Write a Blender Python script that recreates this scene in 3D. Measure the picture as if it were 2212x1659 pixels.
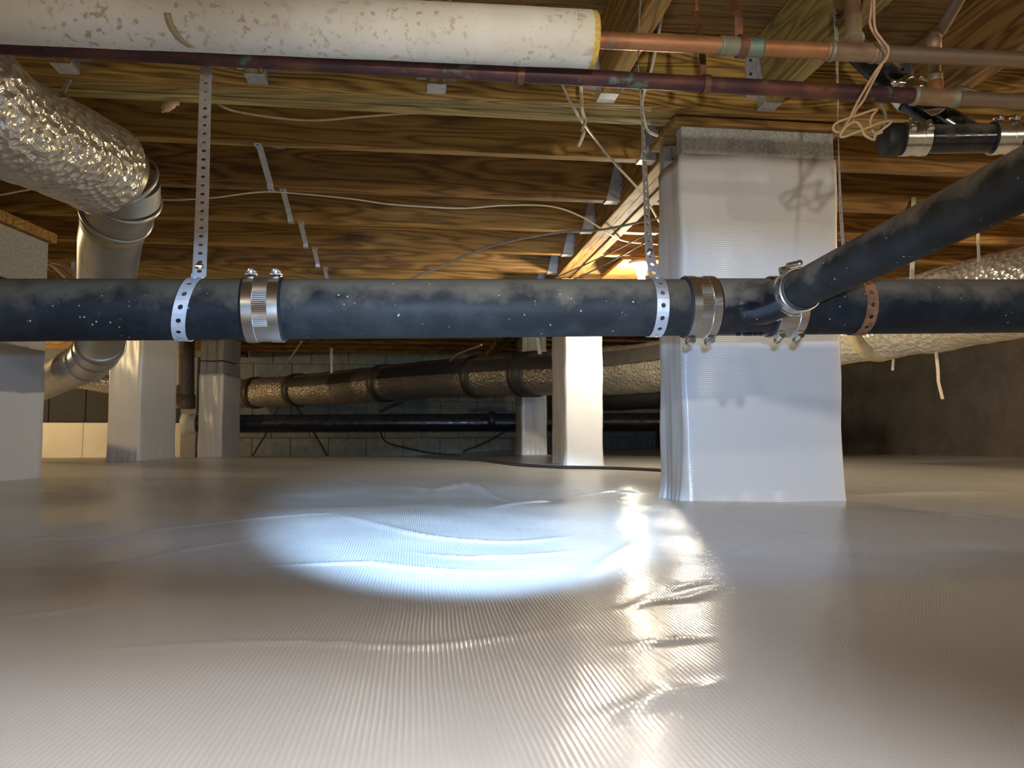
import bpy, math, random
import numpy as np
from mathutils import Vector, Matrix
random.seed(7)
RNG = np.random.RandomState(11)
SC = bpy.context.scene
COL = SC.collection
for o in list(bpy.data.objects):
    bpy.data.objects.remove(o)

# ------------------------------------------------------------------ camera
YAW, PIT, FPX = math.radians(7.0), math.radians(3.6), 1662.0
CAM = Vector((0, 0, .16))
FWD = Vector((math.sin(YAW) * math.cos(PIT), math.cos(YAW) * math.cos(PIT), math.sin(PIT)))
RGT = Vector((math.cos(YAW), -math.sin(YAW), 0))
UPV = RGT.cross(FWD)
cd = bpy.data.cameras.new('camera')
cd.sensor_width = 36
cd.lens = 36 * FPX / 2212
cd.clip_start = .01
cd.dof.use_dof = True
cd.dof.focus_distance = 1.45
cd.dof.aperture_fstop = 11
cam = bpy.data.objects.new('camera', cd)
COL.objects.link(cam)
cam.matrix_world = Matrix.Translation(CAM) @ Matrix((RGT, UPV, -FWD)).transposed().to_4x4()
SC.camera = cam

# ------------------------------------------------------------------ world, exposure, big lights
w = bpy.data.worlds.new('world')
SC.world = w
w.use_nodes = True
w.node_tree.nodes['Background'].inputs[0].default_value = (.9, .75, .55, 1)
w.node_tree.nodes['Background'].inputs[1].default_value = .0
vs = SC.view_settings
vs.view_transform = 'Standard'
vs.look = 'None'
vs.gamma = 1
vs.use_curve_mapping = False
vs.exposure = 0.0

WARM = (1.0, .74, .40)
SOFTW = (1.0, .86, .66)


def light(name, kind, loc, energy, color, size=.03, aim=None, angle=None, blend=.2):
    l = bpy.data.lights.new(name, kind)
    l.energy = energy
    l.color = color
    l.shadow_soft_size = size
    o = bpy.data.objects.new(name, l)
    COL.objects.link(o)
    o.location = loc
    if aim is not None:
        o.rotation_euler = (Vector(aim) - Vector(loc)).to_track_quat('-Z', 'Y').to_euler()
    if angle:
        l.spot_size = math.radians(angle)
        l.spot_blend = blend
    return o


def ray(px, py):
    return FWD + RGT * ((px - 1106) / FPX) + UPV * ((829.5 - py) / FPX)


def at(px, py, Y=None, Z=None, D=None, X=None):
    """point of the place at a known depth plane that the photo shows at this pixel"""
    d = ray(px, py)
    if Y is not None: t = Y / d.y
    elif Z is not None: t = (Z - CAM.z) / d.z
    elif X is not None: t = X / d.x
    else: t = D
    return CAM + d * t


# the photographer's cool torch: a tight beam and its spill, held just above the lens
TORCH = (.012, -.01, .19)
TAIM = at(1010, 880, D=4)
hot_ = light('torch_hotspot', 'SPOT', TORCH, 760, (.42, .67, 1.0), .006, at(1010, 1145, D=4), 13.5, .6)
hot_.scale = (2.55, 1, 1)
light('torch_beam', 'SPOT', TORCH, 46, (.48, .71, 1.0), .006, TAIM, 32, .18)
sp_ = light('torch_spill', 'SPOT', TORCH, 72, (.36, .60, 1.0), .006, at(1150, 905, D=4), 29, .5)
sp_.scale = (5, 1, 1)          # the reflector throws a wide, low oval
# the photographer's headlamp behind the phone
light('headlamp', 'SPOT', (.14, -.42, .485), 50, (1, .93, .82), .022, (.75, 1.8, .62), 66, .8)
light('near_floor_fill', 'SPOT', (.0, -.42, .52), 120, (.98, .97, 1.0), .03, (-.05, -.02, 0), 68, 1.0)  # fill spot added apart from the headlamp, brightens the nearest floor
# ceiling bulbs of the crawl space that are out of the frame
light('bulb_behind', 'POINT', (-1.0, -.7, .88), 19, (1, .87, .66), .03)
light('bulb_behind_right', 'POINT', (1.7, -.6, .88), 12, (1, .88, .7), .03)
light('bulb_left', 'POINT', (-2.75, 3.45, .85), 30, WARM, .03)
light('bulb_far_left', 'POINT', (-4.1, 6.9, .80), 60, WARM, .03)
light('bulb_right', 'POINT', (2.9, 1.5, .88), 62, WARM, .03)

# ------------------------------------------------------------------ materials
MATS = {}


class NT:
    def __init__(s, name):
        m = bpy.data.materials.new(name)
        m.use_nodes = True
        s.m = m
        s.t = m.node_tree
        s.b = s.t.nodes['Principled BSDF']
        MATS[name] = m

    def n(s, typ, props=None, **inp):
        nd = s.t.nodes.new('ShaderNode' + typ)
        for k, v in (props or {}).items():
            setattr(nd, k, v)
        for k, v in inp.items():
            k = k.replace('_', ' ')
            if isinstance(v, bpy.types.NodeSocket):
                s.t.links.new(v, nd.inputs[k])
            else:
                nd.inputs[k].default_value = v
        return nd

    def link(s, a, b):
        s.t.links.new(a, b)

    def set(s, **inp):
        for k, v in inp.items():
            k = k.replace('_', ' ')
            if isinstance(v, bpy.types.NodeSocket):
                s.t.links.new(v, s.b.inputs[k])
            else:
                s.b.inputs[k].default_value = v

    def ramp(s, fac, stops, interp='LINEAR'):
        nd = s.t.nodes.new('ShaderNodeValToRGB')
        cr = nd.color_ramp
        cr.interpolation = interp
        while len(cr.elements) < len(stops):
            cr.elements.new(.5)
        for e, (p, c) in zip(cr.elements, stops):
            e.position = p
            e.color = (c, c, c, 1) if isinstance(c, (int, float)) else (*c, 1)
        s.link(fac, nd.inputs[0])
        return nd.outputs[0]

    def coords(s, scale=(1, 1, 1), rand=True, space='Object'):
        tc = s.n('TexCoord')
        src = tc.outputs[space]
        if rand:
            oi = s.n('ObjectInfo')
            ml = s.n('Math', {'operation': 'MULTIPLY'})
            s.link(oi.outputs['Random'], ml.inputs[0])
            ml.inputs[1].default_value = 37.0
            ad = s.n('VectorMath', {'operation': 'ADD'})
            s.link(src, ad.inputs[0])
            s.link(ml.outputs[0], ad.inputs[1])
            src = ad.outputs[0]
        mp = s.n('Mapping', Vector=src, Scale=scale)
        return mp.outputs[0]

    def mix(s, fac, a, b, mode='MIX'):
        nd = s.n('MixRGB', {'blend_type': mode})
        for k, v in ((0, fac), (1, a), (2, b)):
            if isinstance(v, bpy.types.NodeSocket):
                s.link(v, nd.inputs[k])
            else:
                nd.inputs[k].default_value = v if k == 0 else (*v, 1)
        return nd.outputs[0]

    def noise(s, vec, scale, detail=4, rough=.55, dist=0):
        return s.n('TexNoise', Vector=vec, Scale=scale, Detail=detail, Roughness=rough, Distortion=dist).outputs['Fac']

    def bump(s, h, dist, strength=1.0):
        nd = s.n('Bump', Height=h, Distance=dist, Strength=strength)
        s.link(nd.outputs[0], s.b.inputs['Normal'])
        return nd

    def vary(s, amount=.25):
        """value shift per object"""
        oi = s.n('ObjectInfo')
        mr = s.n('MapRange', Value=oi.outputs['Random'])
        mr.inputs['To Min'].default_value = 1 - amount
        mr.inputs['To Max'].default_value = 1 + amount * .6
        return mr.outputs[0]


def wood(name, dark, mid, light_, green=0.0, knots=True, ridged=False):
    s = NT(name)
    v = s.coords((.9, 9, 9))
    warp = s.noise(v, .9, 3)
    vw = s.n('VectorMath', {'operation': 'ADD'})
    s.link(v, vw.inputs[0])
    wv = s.n('VectorMath', {'operation': 'SCALE'})
    s.link(s.n('CombineXYZ', Y=warp, Z=warp).outputs[0], wv.inputs[0])
    wv.inputs['Scale'].default_value = 2.6
    s.link(wv.outputs[0], vw.inputs[1])
    g = s.n('TexWave', {'wave_type': 'BANDS', 'bands_direction': 'DIAGONAL'}, Vector=vw.outputs[0], Scale=1.5 if not ridged else 2.4, Distortion=2.0, Detail=3).outputs['Fac']
    fine = s.noise(s.coords((3, 160, 160)), 1.0, 3)
    big = s.noise(s.coords((1.3, 5, 5)), 1.0, 3)
    c = s.ramp(g, [(0, tuple(x * .75 for x in dark)), (.3, mid), (1, tuple(x * 1.08 for x in light_))])
    c = s.mix(.33, c, s.ramp(fine, [(.35, tuple(x * .7 for x in dark)), (.65, light_)]), 'MIX')
    c = s.mix(.5, c, s.ramp(big, [(.25, (.45, .42, .38)), (.75, (1.15, 1.15, 1.1))]), 'MULTIPLY')
    if green:
        c = s.mix(s.ramp(s.noise(s.coords((.8, 4, 4)), 1.5, 3), [(.45, 0.0), (.7, green)]), c, (.25, .25, .09))
    hgt = g
    if knots:
        kv = s.n('TexVoronoi', {'feature': 'F1'}, Vector=s.coords((2.0, 6.5, 6.5)), Scale=.75, Randomness=1.0).outputs['Distance']
        c = s.mix(s.ramp(kv, [(.07, .92), (.10, .55), (.2, 0.0)]), c, (.055, .02, .008))
    vr = s.vary(.22)
    c = s.mix(1.0, c, s.n('CombineXYZ', X=vr, Y=vr, Z=vr).outputs[0], 'MULTIPLY')
    s.set(Base_Color=c, Roughness=.72)
    s.bump(s.mix(.5, hgt, fine), .0012 if not ridged else .004, .6)
    return s.m


wood('pine', (.25, .12, .024), (.37, .19, .040), (.50, .285, .07))
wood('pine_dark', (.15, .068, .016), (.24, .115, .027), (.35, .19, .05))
wood('girder_wood', (.20, .095, .018), (.38, .21, .042), (.56, .35, .085), ridged=True, knots=False)
wood('treated', (.26, .17, .05), (.40, .275, .08), (.52, .38, .13), green=.5, knots=False)
wood('subfloor_wood', (.20, .105, .03), (.29, .16, .045), (.38, .225, .07), knots=False)


def plain(name, col, rough=.5, metal=0, noise_scale=None, amt=.15, bump=None, spec=.5):
    s = NT(name)
    s.set(Base_Color=(*col, 1), Roughness=rough, Metallic=metal)
    s.b.inputs['Specular IOR Level'].default_value = spec
    if noise_scale:
        nz = s.noise(s.coords(), noise_scale, 5)
        c = s.ramp(nz, [(.25, tuple(x * (1 - amt) for x in col)), (.75, tuple(min(1, x * (1 + amt)) for x in col))])
        s.set(Base_Color=c)
        if bump:
            s.bump(nz, bump, .7)
    return s.m


plain('galvanized', (.62, .64, .66), .42, .75, 60, .3)
plain('galv_white', (.58, .58, .60), .5, .4, 50, .2)
plain('stainless', (.74, .73, .70), .24, 1.0, 12, .06)
plain('screw_steel', (.8, .79, .76), .22, 1.0)
plain('rust', (.26, .10, .035), .85, .1, 90, .5, .001)
plain('rubber', (.012, .012, .013), .6)
plain('cable_white', (.62, .55, .42), .5, 0, 30, .12)
plain('cable_tan', (.50, .33, .20), .6, 0, 40, .15)
plain('cable_grey', (.22, .19, .15), .55, 0, 30, .2)
plain('cable_black', (.02, .019, .018), .5)
plain('copper_dull', (.19, .085, .048), .55, .5, 40, .5)
plain('porcelain', (.85, .84, .80), .2)
plain('fiberglass', (.72, .50, .12), .95, 0, 180, .35, .002)
plain('tape_tan', (.42, .35, .19), .45, 0, 40, .12)
plain('tape_grey', (.055, .048, .04), .45, .1, 25, .3)
plain('pipe_grey', (.17, .15, .125), .5, .1, 25, .25)
plain('sheet_metal', (.50, .49, .46), .36, .85, 9, .22, .001)
plain('mortar', (.20, .215, .19), .95, 0, 60, .2, .002)
plain('concrete_block', (.33, .33, .31), .95, 0, 140, .35, .003)
plain('wall_block', (.27, .29, .26), .9, 0, 14, .25, .002)
plain('black_board', (.035, .035, .033), .75, 0, 30, .3)
plain('wall_liner', (.78, .74, .62), .45, 0, 5, .08)
plain('drip', (.012, .012, .012), .6)
plain('label_white', (.7, .7, .68), .6)

s = NT('bulb_glow')
s.set(Base_Color=(1, .95, .85, 1), Roughness=.3)
s.b.inputs['Emission Color'].default_value = (1, .89, .68, 1)
s.b.inputs['Emission Strength'].default_value = 900

# black drain pipe: matte ABS, dusty brown grime, speckles and scuffs
def abs_mat(name, base, rough, dust, dustcol=(.115, .093, .063), spec=.16):
    s = NT(name)
    v = s.coords(rand=False)
    geo = s.n('NewGeometry')
    nz = s.n('SeparateXYZ', Vector=geo.outputs['Normal']).outputs['Z']
    n1 = s.noise(v, 16, 6, .65)
    n2 = s.noise(v, 13, 9, .74)
    up = s.n('Math', {'operation': 'ADD'})
    s.link(s.n('Math', {'operation': 'MULTIPLY'}).outputs[0], up.inputs[0])
    mlt = up.inputs[0].links[0].from_node
    s.link(nz, mlt.inputs[0]); mlt.inputs[1].default_value = .42
    s.link(n1, up.inputs[1])
    d = s.ramp(up.outputs[0], [(.48, 0.0), (.78, dust)])
    d2 = s.ramp(n2, [(.45, 0.0), (.70, dust * .6)])
    c = s.mix(d2, base, (.045, .044, .042))
    c = s.mix(d, c, dustcol)
    sp = s.n('TexVoronoi', Vector=v, Scale=85).outputs['Distance']
    spn = s.noise(v, 30, 2)
    fleck = s.n('Math', {'operation': 'MULTIPLY'})
    s.link(s.ramp(sp, [(.07, 1.0), (.13, 0.0)]), fleck.inputs[0])
    s.link(s.ramp(spn, [(.52, 0.0), (.6, .9)]), fleck.inputs[1])
    c = s.mix(fleck.outputs[0], c, (.42, .40, .36))
    s.set(Base_Color=c, Roughness=s.ramp(up.outputs[0], [(.4, rough), (.9, .85)]))
    s.bump(n1, .0006, .5)
    s.b.inputs['Specular IOR Level'].default_value = spec

abs_mat('abs_dusty', (.013, .013, .014), .55, .9)
abs_mat('abs_gloss', (.006, .007, .010), .16, .75, (.15, .125, .09), .5)
abs_mat('abs_branch', (.013, .0125, .012), .55, .95, (.13, .108, .078))
abs_mat('abs_far', (.016, .019, .026), .2, .3, spec=.5)

# copper with tarnish and patina
def copper(name, a, b, c3, rough=.38):
    s = NT(name)
    v = s.coords(rand=False)
    n1 = s.noise(v, 7, 5, .6, .4)
    n2 = s.noise(v, 22, 4, .6)
    c = s.ramp(n1, [(.35, a), (.52, b), (.68, c3)])
    c = s.mix(s.ramp(n2, [(.62, 0.0), (.72, .8)]), c, (.16, .30, .24))
    s.set(Base_Color=c, Metallic=.65, Roughness=s.ramp(n2, [(.3, rough), (.8, .7)]))
    s.bump(n2, .0005, .4)

copper('copper', (.44, .20, .095), (.54, .26, .125), (.33, .145, .075))
copper('copper_purple', (.075, .038, .046), (.11, .052, .055), (.24, .10, .055), .5)
copper('copper_grey', (.30, .17, .11), (.25, .20, .15), (.36, .20, .13), .5)
copper('copper_fitting', (.46, .40, .28), (.30, .17, .10), (.42, .42, .30), .55)
copper('patina', (.15, .24, .19), (.34, .33, .23), (.26, .15, .09), .6)

# paper jacket of the pipe insulation, stained
s = NT('paper_jacket')
v = s.coords(rand=False)
n1 = s.noise(v, 26, 5, .6)
n2 = s.noise(v, 5, 4)
c = s.ramp(n2, [(.3, (.66, .60, .48)), (.62, (.82, .79, .71))])
geo = s.n('NewGeometry')
spot = s.noise(v, 75, 3, .6)
sn = s.noise(v, 7, 3)
f = s.n('Math', {'operation': 'MULTIPLY'})
s.link(s.ramp(spot, [(.56, 0.0), (.64, 1.0)]), f.inputs[0])
s.link(s.ramp(sn, [(.40, 0.0), (.62, .7)]), f.inputs[1])
c = s.mix(f.outputs[0], c, (.36, .27, .14))
s.set(Base_Color=c, Roughness=.6)
s.bump(n1, .002, .5)

# foil-faced duct wrap
def foil(name, col, rough):
    s = NT(name)
    v = s.coords(rand=False)
    vo = s.n('TexVoronoi', {'feature': 'F1'}, Vector=v, Scale=55).outputs['Distance']
    n1 = s.noise(v, 15, 4, .6, .3)
    n2 = s.noise(v, 4, 3)
    c = s.ramp(n2, [(.3, tuple(x * .78 for x in col)), (.7, col)])
    s.set(Base_Color=c, Metallic=.62, Roughness=rough)
    s.bump(s.mix(.62, vo, n1), .022, .85)

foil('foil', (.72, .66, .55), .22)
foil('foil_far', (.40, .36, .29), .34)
foil('foil_right', (.78, .72, .60), .26)

# white reinforced film around the piers
s = NT('pier_film')
v = s.coords(rand=False)
n1 = s.noise(v, 3.5, 4, .6, 1.2)
sc1 = s.n('TexWave', {'wave_type': 'BANDS', 'bands_direction': 'Z'}, Vector=v, Scale=60, Distortion=0).outputs['Fac']
s.set(Base_Color=(.70, .70, .69, 1), Roughness=.2)
s.b.inputs['Specular IOR Level'].default_value = .45
b1 = s.n('Bump', Height=n1, Distance=.006, Strength=.18)
b2 = s.n('Bump', Height=sc1, Distance=.0004, Strength=.3, Normal=b1.outputs[0])
s.link(b2.outputs[0], s.b.inputs['Normal'])

# string-reinforced floor liner
s = NT('liner')
tc = s.n('TexCoord')
vx = tc.outputs['Object']
sx = s.n('SeparateXYZ', Vector=vx)
wob = s.noise(vx, 3.0, 2)


def line(sock, period, sharp):
    m = s.n('Math', {'operation': 'MULTIPLY_ADD'})
    s.link(sock, m.inputs[0]); m.inputs[1].default_value = 1.0
    k = s.n('Math', {'operation': 'MULTIPLY'})
    s.link(wob, k.inputs[0]); k.inputs[1].default_value = .012
    s.link(k.outputs[0], m.inputs[2])
    p = s.n('Math', {'operation': 'MULTIPLY'})
    s.link(m.outputs[0], p.inputs[0]); p.inputs[1].default_value = 2 * math.pi / period
    sn_ = s.n('Math', {'operation': 'SINE'})
    s.link(p.outputs[0], sn_.inputs[0])
    return s.n('MapRange', Value=sn_.outputs[0]).inputs and s.ramp(s.n('MapRange', Value=sn_.outputs[0], **{'From_Min': -1.0, 'From_Max': 1.0}).outputs[0], [(.0, 0.0), (sharp, .25), (1, 1.0)])


lx = line(sx.outputs['X'], .0036, .6)
ly = line(sx.outputs['Y'], .0050, .6)
scr = s.n('Math', {'operation': 'MAXIMUM'})
s.link(lx, scr.inputs[0])
lym = s.n('Math', {'operation': 'MULTIPLY'})
s.link(ly, lym.inputs[0]); lym.inputs[1].default_value = .6
s.link(lym.outputs[0], scr.inputs[1])
crk = s.noise(vx, 9, 5, .62, 1.0)
tint = s.noise(vx, 1.2, 3)
c = s.ramp(tint, [(.3, (.52, .515, .505)), (.7, (.60, .595, .59))])
c = s.mix(.10, c, s.ramp(scr.outputs[0], [(0, .35), (1, 1.0)]), 'MULTIPLY')
dustn = s.noise(vx, 55, 2)
s.set(Base_Color=c, Roughness=.17)
s.b.inputs['Specular IOR Level'].default_value = .55
b1 = s.n('Bump', Height=crk, Distance=.004, Strength=.09)
b2 = s.n('Bump', Height=scr.outputs[0], Distance=.00045, Strength=1.0, Normal=b1.outputs[0])
s.link(b2.outputs[0], s.b.inputs['Normal'])

# parged concrete wall
s = NT('parge')
v = s.coords(rand=False)
n1 = s.noise(v, 6, 6, .65)
n2 = s.noise(v, 1.4, 3)
s.set(Base_Color=s.ramp(n1, [(.25, (.13, .105, .075)), (.75, (.24, .20, .145))]), Roughness=.9)
s.bump(n1, .02, .6)


# ------------------------------------------------------------------ mesh helpers
class MB:
    def __init__(s):
        s.v = []
        s.f = []
        s.sm = []

    def add(s, verts, faces, smooth=False):
        o = len(s.v)
        s.v += [tuple(p) for p in verts]
        s.f += [tuple(i + o for i in f) for f in faces]
        s.sm += [smooth] * len(faces)
        return s

    def box(s, lo, hi):
        x0, y0, z0 = lo
        x1, y1, z1 = hi
        return s.add([(x0, y0, z0), (x1, y0, z0), (x1, y1, z0), (x0, y1, z0), (x0, y0, z1), (x1, y0, z1), (x1, y1, z1), (x0, y1, z1)],
                     [(0, 3, 2, 1), (4, 5, 6, 7), (0, 1, 5, 4), (1, 2, 6, 5), (2, 3, 7, 6), (3, 0, 4, 7)])

    def obox(s, c, ax, ay, az):
        """oriented box from centre and half-axes"""
        c, ax, ay, az = map(Vector, (c, ax, ay, az))
        pts = [c + ax * i + ay * j + az * k for k in (-1, 1) for (i, j) in ((-1, -1), (1, -1), (1, 1), (-1, 1))]
        return s.add(pts, [(0, 3, 2, 1), (4, 5, 6, 7), (0, 1, 5, 4), (1, 2, 6, 5), (2, 3, 7, 6), (3, 0, 4, 7)])

    def tube(s, pts, r, seg=16, caps=True, flat=1.0, up=None):
        pts = [Vector(p) for p in pts]
        n = len(pts)
        rs = r if isinstance(r, (list, tuple)) else [r] * n
        t0 = (pts[1] - pts[0]).normalized()
        ref = Vector(up) if up else (Vector((0, 0, 1)) if abs(t0.z) < .9 else Vector((1, 0, 0)))
        a = (ref - t0 * ref.dot(t0)).normalized()
        rings = []
        prev = t0
        for i, p in enumerate(pts):
            t = ((pts[min(i + 1, n - 1)] - pts[max(i - 1, 0)])).normalized()
            q = prev.rotation_difference(t)
            a = (q @ a)
            a = (a - t * a.dot(t)).normalized()
            b = t.cross(a)
            prev = t
            rings.append([p + (a * math.cos(2 * math.pi * k / seg) * flat + b * math.sin(2 * math.pi * k / seg)) * rs[i] for k in range(seg)])
        vs_ = [q for rg in rings for q in rg]
        fs = [(i * seg + k, i * seg + (k + 1) % seg, (i + 1) * seg + (k + 1) % seg, (i + 1) * seg + k) for i in range(n - 1) for k in range(seg)]
        s.add(vs_, fs, True)
        if caps:
            o = len(s.v)
            s.add([*rings[0]], [tuple(reversed(range(seg)))])
            s.add([*rings[-1]], [tuple(range(seg))])
        return s

    def lathe(s, o, axis, prof, seg=32, ref=None, sharp=False):
        """profile of (distance along axis, radius)"""
        if sharp:
            for k_ in range(len(prof) - 1):
                s.lathe(o, axis, prof[k_:k_ + 2], seg, ref)
            return s
        o, axis = Vector(o), Vector(axis).normalized()
        ref = Vector(ref) if ref else (Vector((0, 0, 1)) if abs(axis.z) < .9 else Vector((1, 0, 0)))
        a = (ref - axis * ref.dot(axis)).normalized()
        b = axis.cross(a)
        vs_ = []
        for d, r in prof:
            vs_ += [o + axis * d + (a * math.cos(2 * math.pi * k / seg) + b * math.sin(2 * math.pi * k / seg)) * r for k in range(seg)]
        n = len(prof)
        s.add(vs_, [(i * seg + k, i * seg + (k + 1) % seg, (i + 1) * seg + (k + 1) % seg, (i + 1) * seg + k) for i in range(n - 1) for k in range(seg)], True)
        return s

    def build(s, name, mat, parent=None, bevel=0, solid=0, origin=None, autosm=True):
        me = bpy.data.meshes.new(name)
        off = Vector(origin) if origin is not None else Vector((0, 0, 0))
        vv = [tuple(Vector(p) - off) for p in s.v] if origin is not None else s.v
        me.from_pydata(vv, [], s.f)
        me.polygons.foreach_set('use_smooth', s.sm)
        me.update()
        me.materials.append(MATS[mat])
        o = bpy.data.objects.new(name, me)
        COL.objects.link(o)
        o.location = off
        if parent is not None:
            o.parent = parent
            root = parent
            o.matrix_parent_inverse = Matrix.Identity(4)
            o.location = off - world_off(parent)
        if bevel:
            md = o.modifiers.new('bevel', 'BEVEL')
            md.width = bevel
            md.segments = 2
            md.limit_method = 'ANGLE'
        if solid:
            md = o.modifiers.new('solid', 'SOLIDIFY')
            md.thickness = solid
            md.offset = 0
        return o


def world_off(o):
    v = Vector((0, 0, 0))
    while o is not None:
        v = v + o.location
        o = o.parent
    return v


def tag(o, label=None, cat=None, group=None, kind=None):
    if label: o['label'] = label
    if cat: o['category'] = cat
    if group: o['group'] = group
    if kind: o['kind'] = kind
    return o


def empty(name, loc, label=None, cat=None, group=None):
    o = bpy.data.objects.new(name, None)
    o.empty_display_size = .05
    COL.objects.link(o)
    o.location = loc
    return tag(o, label, cat, group)


def spline(pts, n=8):
    pts = [Vector(p) for p in pts]
    P = [pts[0] * 2 - pts[1]] + pts + [pts[-1] * 2 - pts[-2]]
    out = []
    for i in range(1, len(P) - 2):
        a, b, c, d = P[i - 1:i + 3]
        for k in range(n):
            t = k / n
            out.append(.5 * ((2 * b) + (c - a) * t + (2 * a - 5 * b + 4 * c - d) * t * t + (3 * b - a - 3 * c + d) * t ** 3))
    out.append(pts[-1])
    return out


def board(name, lo, hi, mat, parent=None, bevel=.003, axis='X'):
    """a sawn board whose own X axis runs along its length, so that the grain does"""
    lo, hi = Vector(lo), Vector(hi)
    c = (lo + hi) / 2
    h = (hi - lo) / 2
    if axis == 'X':
        o = MB().box(-h, h).build(name, mat, None, bevel)
    else:
        o = MB().box((-h.y, -h.x, -h.z), (h.y, h.x, h.z)).build(name, mat, None, bevel)
        o.rotation_euler = (0, 0, math.pi / 2)
    o.location = c
    if parent is not None:
        o.parent = parent
        o.location = c - world_off(parent)
    return o


# smooth pseudo-noise from random sines
_K = [(RNG.normal(size=2), RNG.uniform(0, 6.28)) for _ in range(26)]


def wav(x, y, sc, i0=0, n=7):
    t = 0
    for (k, p) in _K[i0:i0 + n]:
        t = t + np.sin((k[0] * x + k[1] * y) * sc + p)
    return t / n


def sstep(t, a, b):
    u = np.clip((t - a) / (b - a), 0, 1)
    return u * u * (3 - 2 * u)


# ------------------------------------------------------------------ floor
CREASES = [  # pixel run, height, half-width of a wrinkle in the liner
    ([(190, 1402), (400, 1390), (640, 1385), (900, 1392), (1080, 1376), (1250, 1345)], .0030, .007),
    ([(0, 1333), (150, 1318), (290, 1283)], .0035, .008),
    ([(0, 1232), (200, 1222), (400, 1190), (560, 1168)], .0040, .010),
    ([(0, 1172), (200, 1168), (420, 1148), (620, 1128), (800, 1118)], .0030, .010),
    ([(520, 1222), (700, 1216), (800, 1214), (900, 1226), (1050, 1232), (1180, 1226)], .0040, .008),
    ([(700, 1120), (820, 1145), (930, 1165), (1100, 1172), (1230, 1160)], .0045, .012),
    ([(880, 1190), (1000, 1202), (1130, 1200), (1260, 1185)], .0040, .010),
    ([(1060, 1110), (1150, 1092), (1260, 1082)], .0060, .015),
    ([(860, 1038), (930, 1049), (1010, 1040), (1060, 1055), (1095, 1068)], .0120, .016),
    ([(700, 1028), (770, 1034), (785, 1050)], .0080, .014),
    ([(1330, 1322), (1400, 1300), (1480, 1290), (1560, 1258)], .0050, .008),
    ([(1380, 1298), (1450, 1268), (1560, 1246)], .0040, .008),
    ([(1270, 1240), (1320, 1200), (1400, 1160)], .0045, .012),
    ([(1330, 1400), (1430, 1385), (1520, 1375)], .0040, .010),
    ([(1300, 1560), (1400, 1520), (1460, 1490)], .0035, .012),
    ([(1400, 1480), (1500, 1500), (1560, 1470)], .0035, .010),
    ([(1560, 1200), (1680, 1165), (1760, 1150)], .0030, .012),
    ([(1850, 1095), (2000, 1105), (2212, 1130)], .0060, .020),
    ([(1850, 1062), (2000, 1058), (2212, 1056)], .0100, .030),
    ([(1230, 1060), (1330, 1052), (1410, 1058)], .0060, .02),
]
CR = []
for pts, h_, w_ in CREASES:
    CR.append(([Vector(at(x, y, Z=0)).xy for x, y in spline([(a, b, 0) for a, b in pts], 4) for _ in (0,)] if False else
               [at(q.x, q.y, Z=0).xy for q in spline([(a, b, 0) for a, b in pts], 4)], h_, w_))


def seam_y(x):
    """the edge of the overlapping front sheet, running across the room"""
    return 1.72 - .10 * x - .26 * sstep(x, .55, 1.3) + .03 * np.sin(x * 3.1 + 1)


def height(x, y):
    x = np.asarray(x, float)
    y = np.asarray(y, float)
    z = .006 * wav(x, y, 2.2) * sstep(y, .1, .8) + .0022 * wav(x, y, 5.5, 7) * sstep(y, .2, .9)
    z = z + .0018 * wav(x, y * 1.4, 17, 12) + .0003 * wav(x, y, 45, 16)
    z = z + .012 * np.exp(-((y - 1.45 - .1 * np.sin(x * 2)) / .28) ** 2) * (1 - .6 * sstep(x, .5, 1.0))
    z = z - .010 * sstep(y, seam_y(x) - .012, seam_y(x) + .012)
    z = z - .012 * np.exp(-((y - 2.1) / .3) ** 2) * (1 - sstep(x, .3, .7))
    z = z + .012 * np.exp(-((y - 4.6) / .9) ** 2) + .012 * wav(x, y, 2.0, 3) * sstep(y, 2.0, 3.5)
    z = z - .09 * sstep(y, 5.2, 7.2) * (1 - sstep(x, -.4, 1.6))
    z = z + .012 * np.exp(-((y - .2) / .16) ** 2)
    return z


def hz(x, y):
    return float(height(x, y))


xs = np.concatenate([np.linspace(-4.6, -1.3, 50)[:-1], np.arange(-1.3, 1.9, .0095), np.linspace(1.9, 4.2, 40)])
ys = np.concatenate([np.linspace(-3.2, .1, 14)[:-1], np.arange(.1, 2.3, .0075), 2.3 + (np.linspace(0, 1, 75)[1:] ** 1.25) * 6.5])
GX, GY = np.meshgrid(xs, ys)
GZ = height(GX, GY)
for pl, h_, w_ in CR:
    best = np.full(GX.shape, 9.0)
    tbest = np.zeros(GX.shape)
    m = len(pl)
    for i in range(m - 1):
        a, b = pl[i], pl[i + 1]
        dx, dy = b.x - a.x, b.y - a.y
        L2 = dx * dx + dy * dy + 1e-9
        t = np.clip(((GX - a.x) * dx + (GY - a.y) * dy) / L2, 0, 1)
        d = np.hypot(GX - a.x - t * dx, GY - a.y - t * dy)
        u = d < best
        best = np.where(u, d, best)
        tbest = np.where(u, (i + t) / (m - 1), tbest)
    GZ = GZ + .7 * h_ * np.exp(-(best / (.65 * w_)) ** 2) * np.sin(np.pi * np.clip(tbest, .03, .97)) ** .7
nx, ny = len(xs), len(ys)
verts = np.stack([GX, GY, GZ], -1).reshape(-1, 3)
ii = np.arange((ny - 1) * nx).reshape(ny - 1, nx)[:, :-1].ravel()
faces = np.stack([ii, ii + 1, ii + nx + 1, ii + nx], -1)
me = bpy.data.meshes.new('floor')
me.from_pydata(verts.tolist(), [], faces.tolist())
me.polygons.foreach_set('use_smooth', [True] * len(me.polygons))
me.materials.append(MATS['liner'])
fl = bpy.data.objects.new('floor', me)
COL.objects.link(fl)
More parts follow.
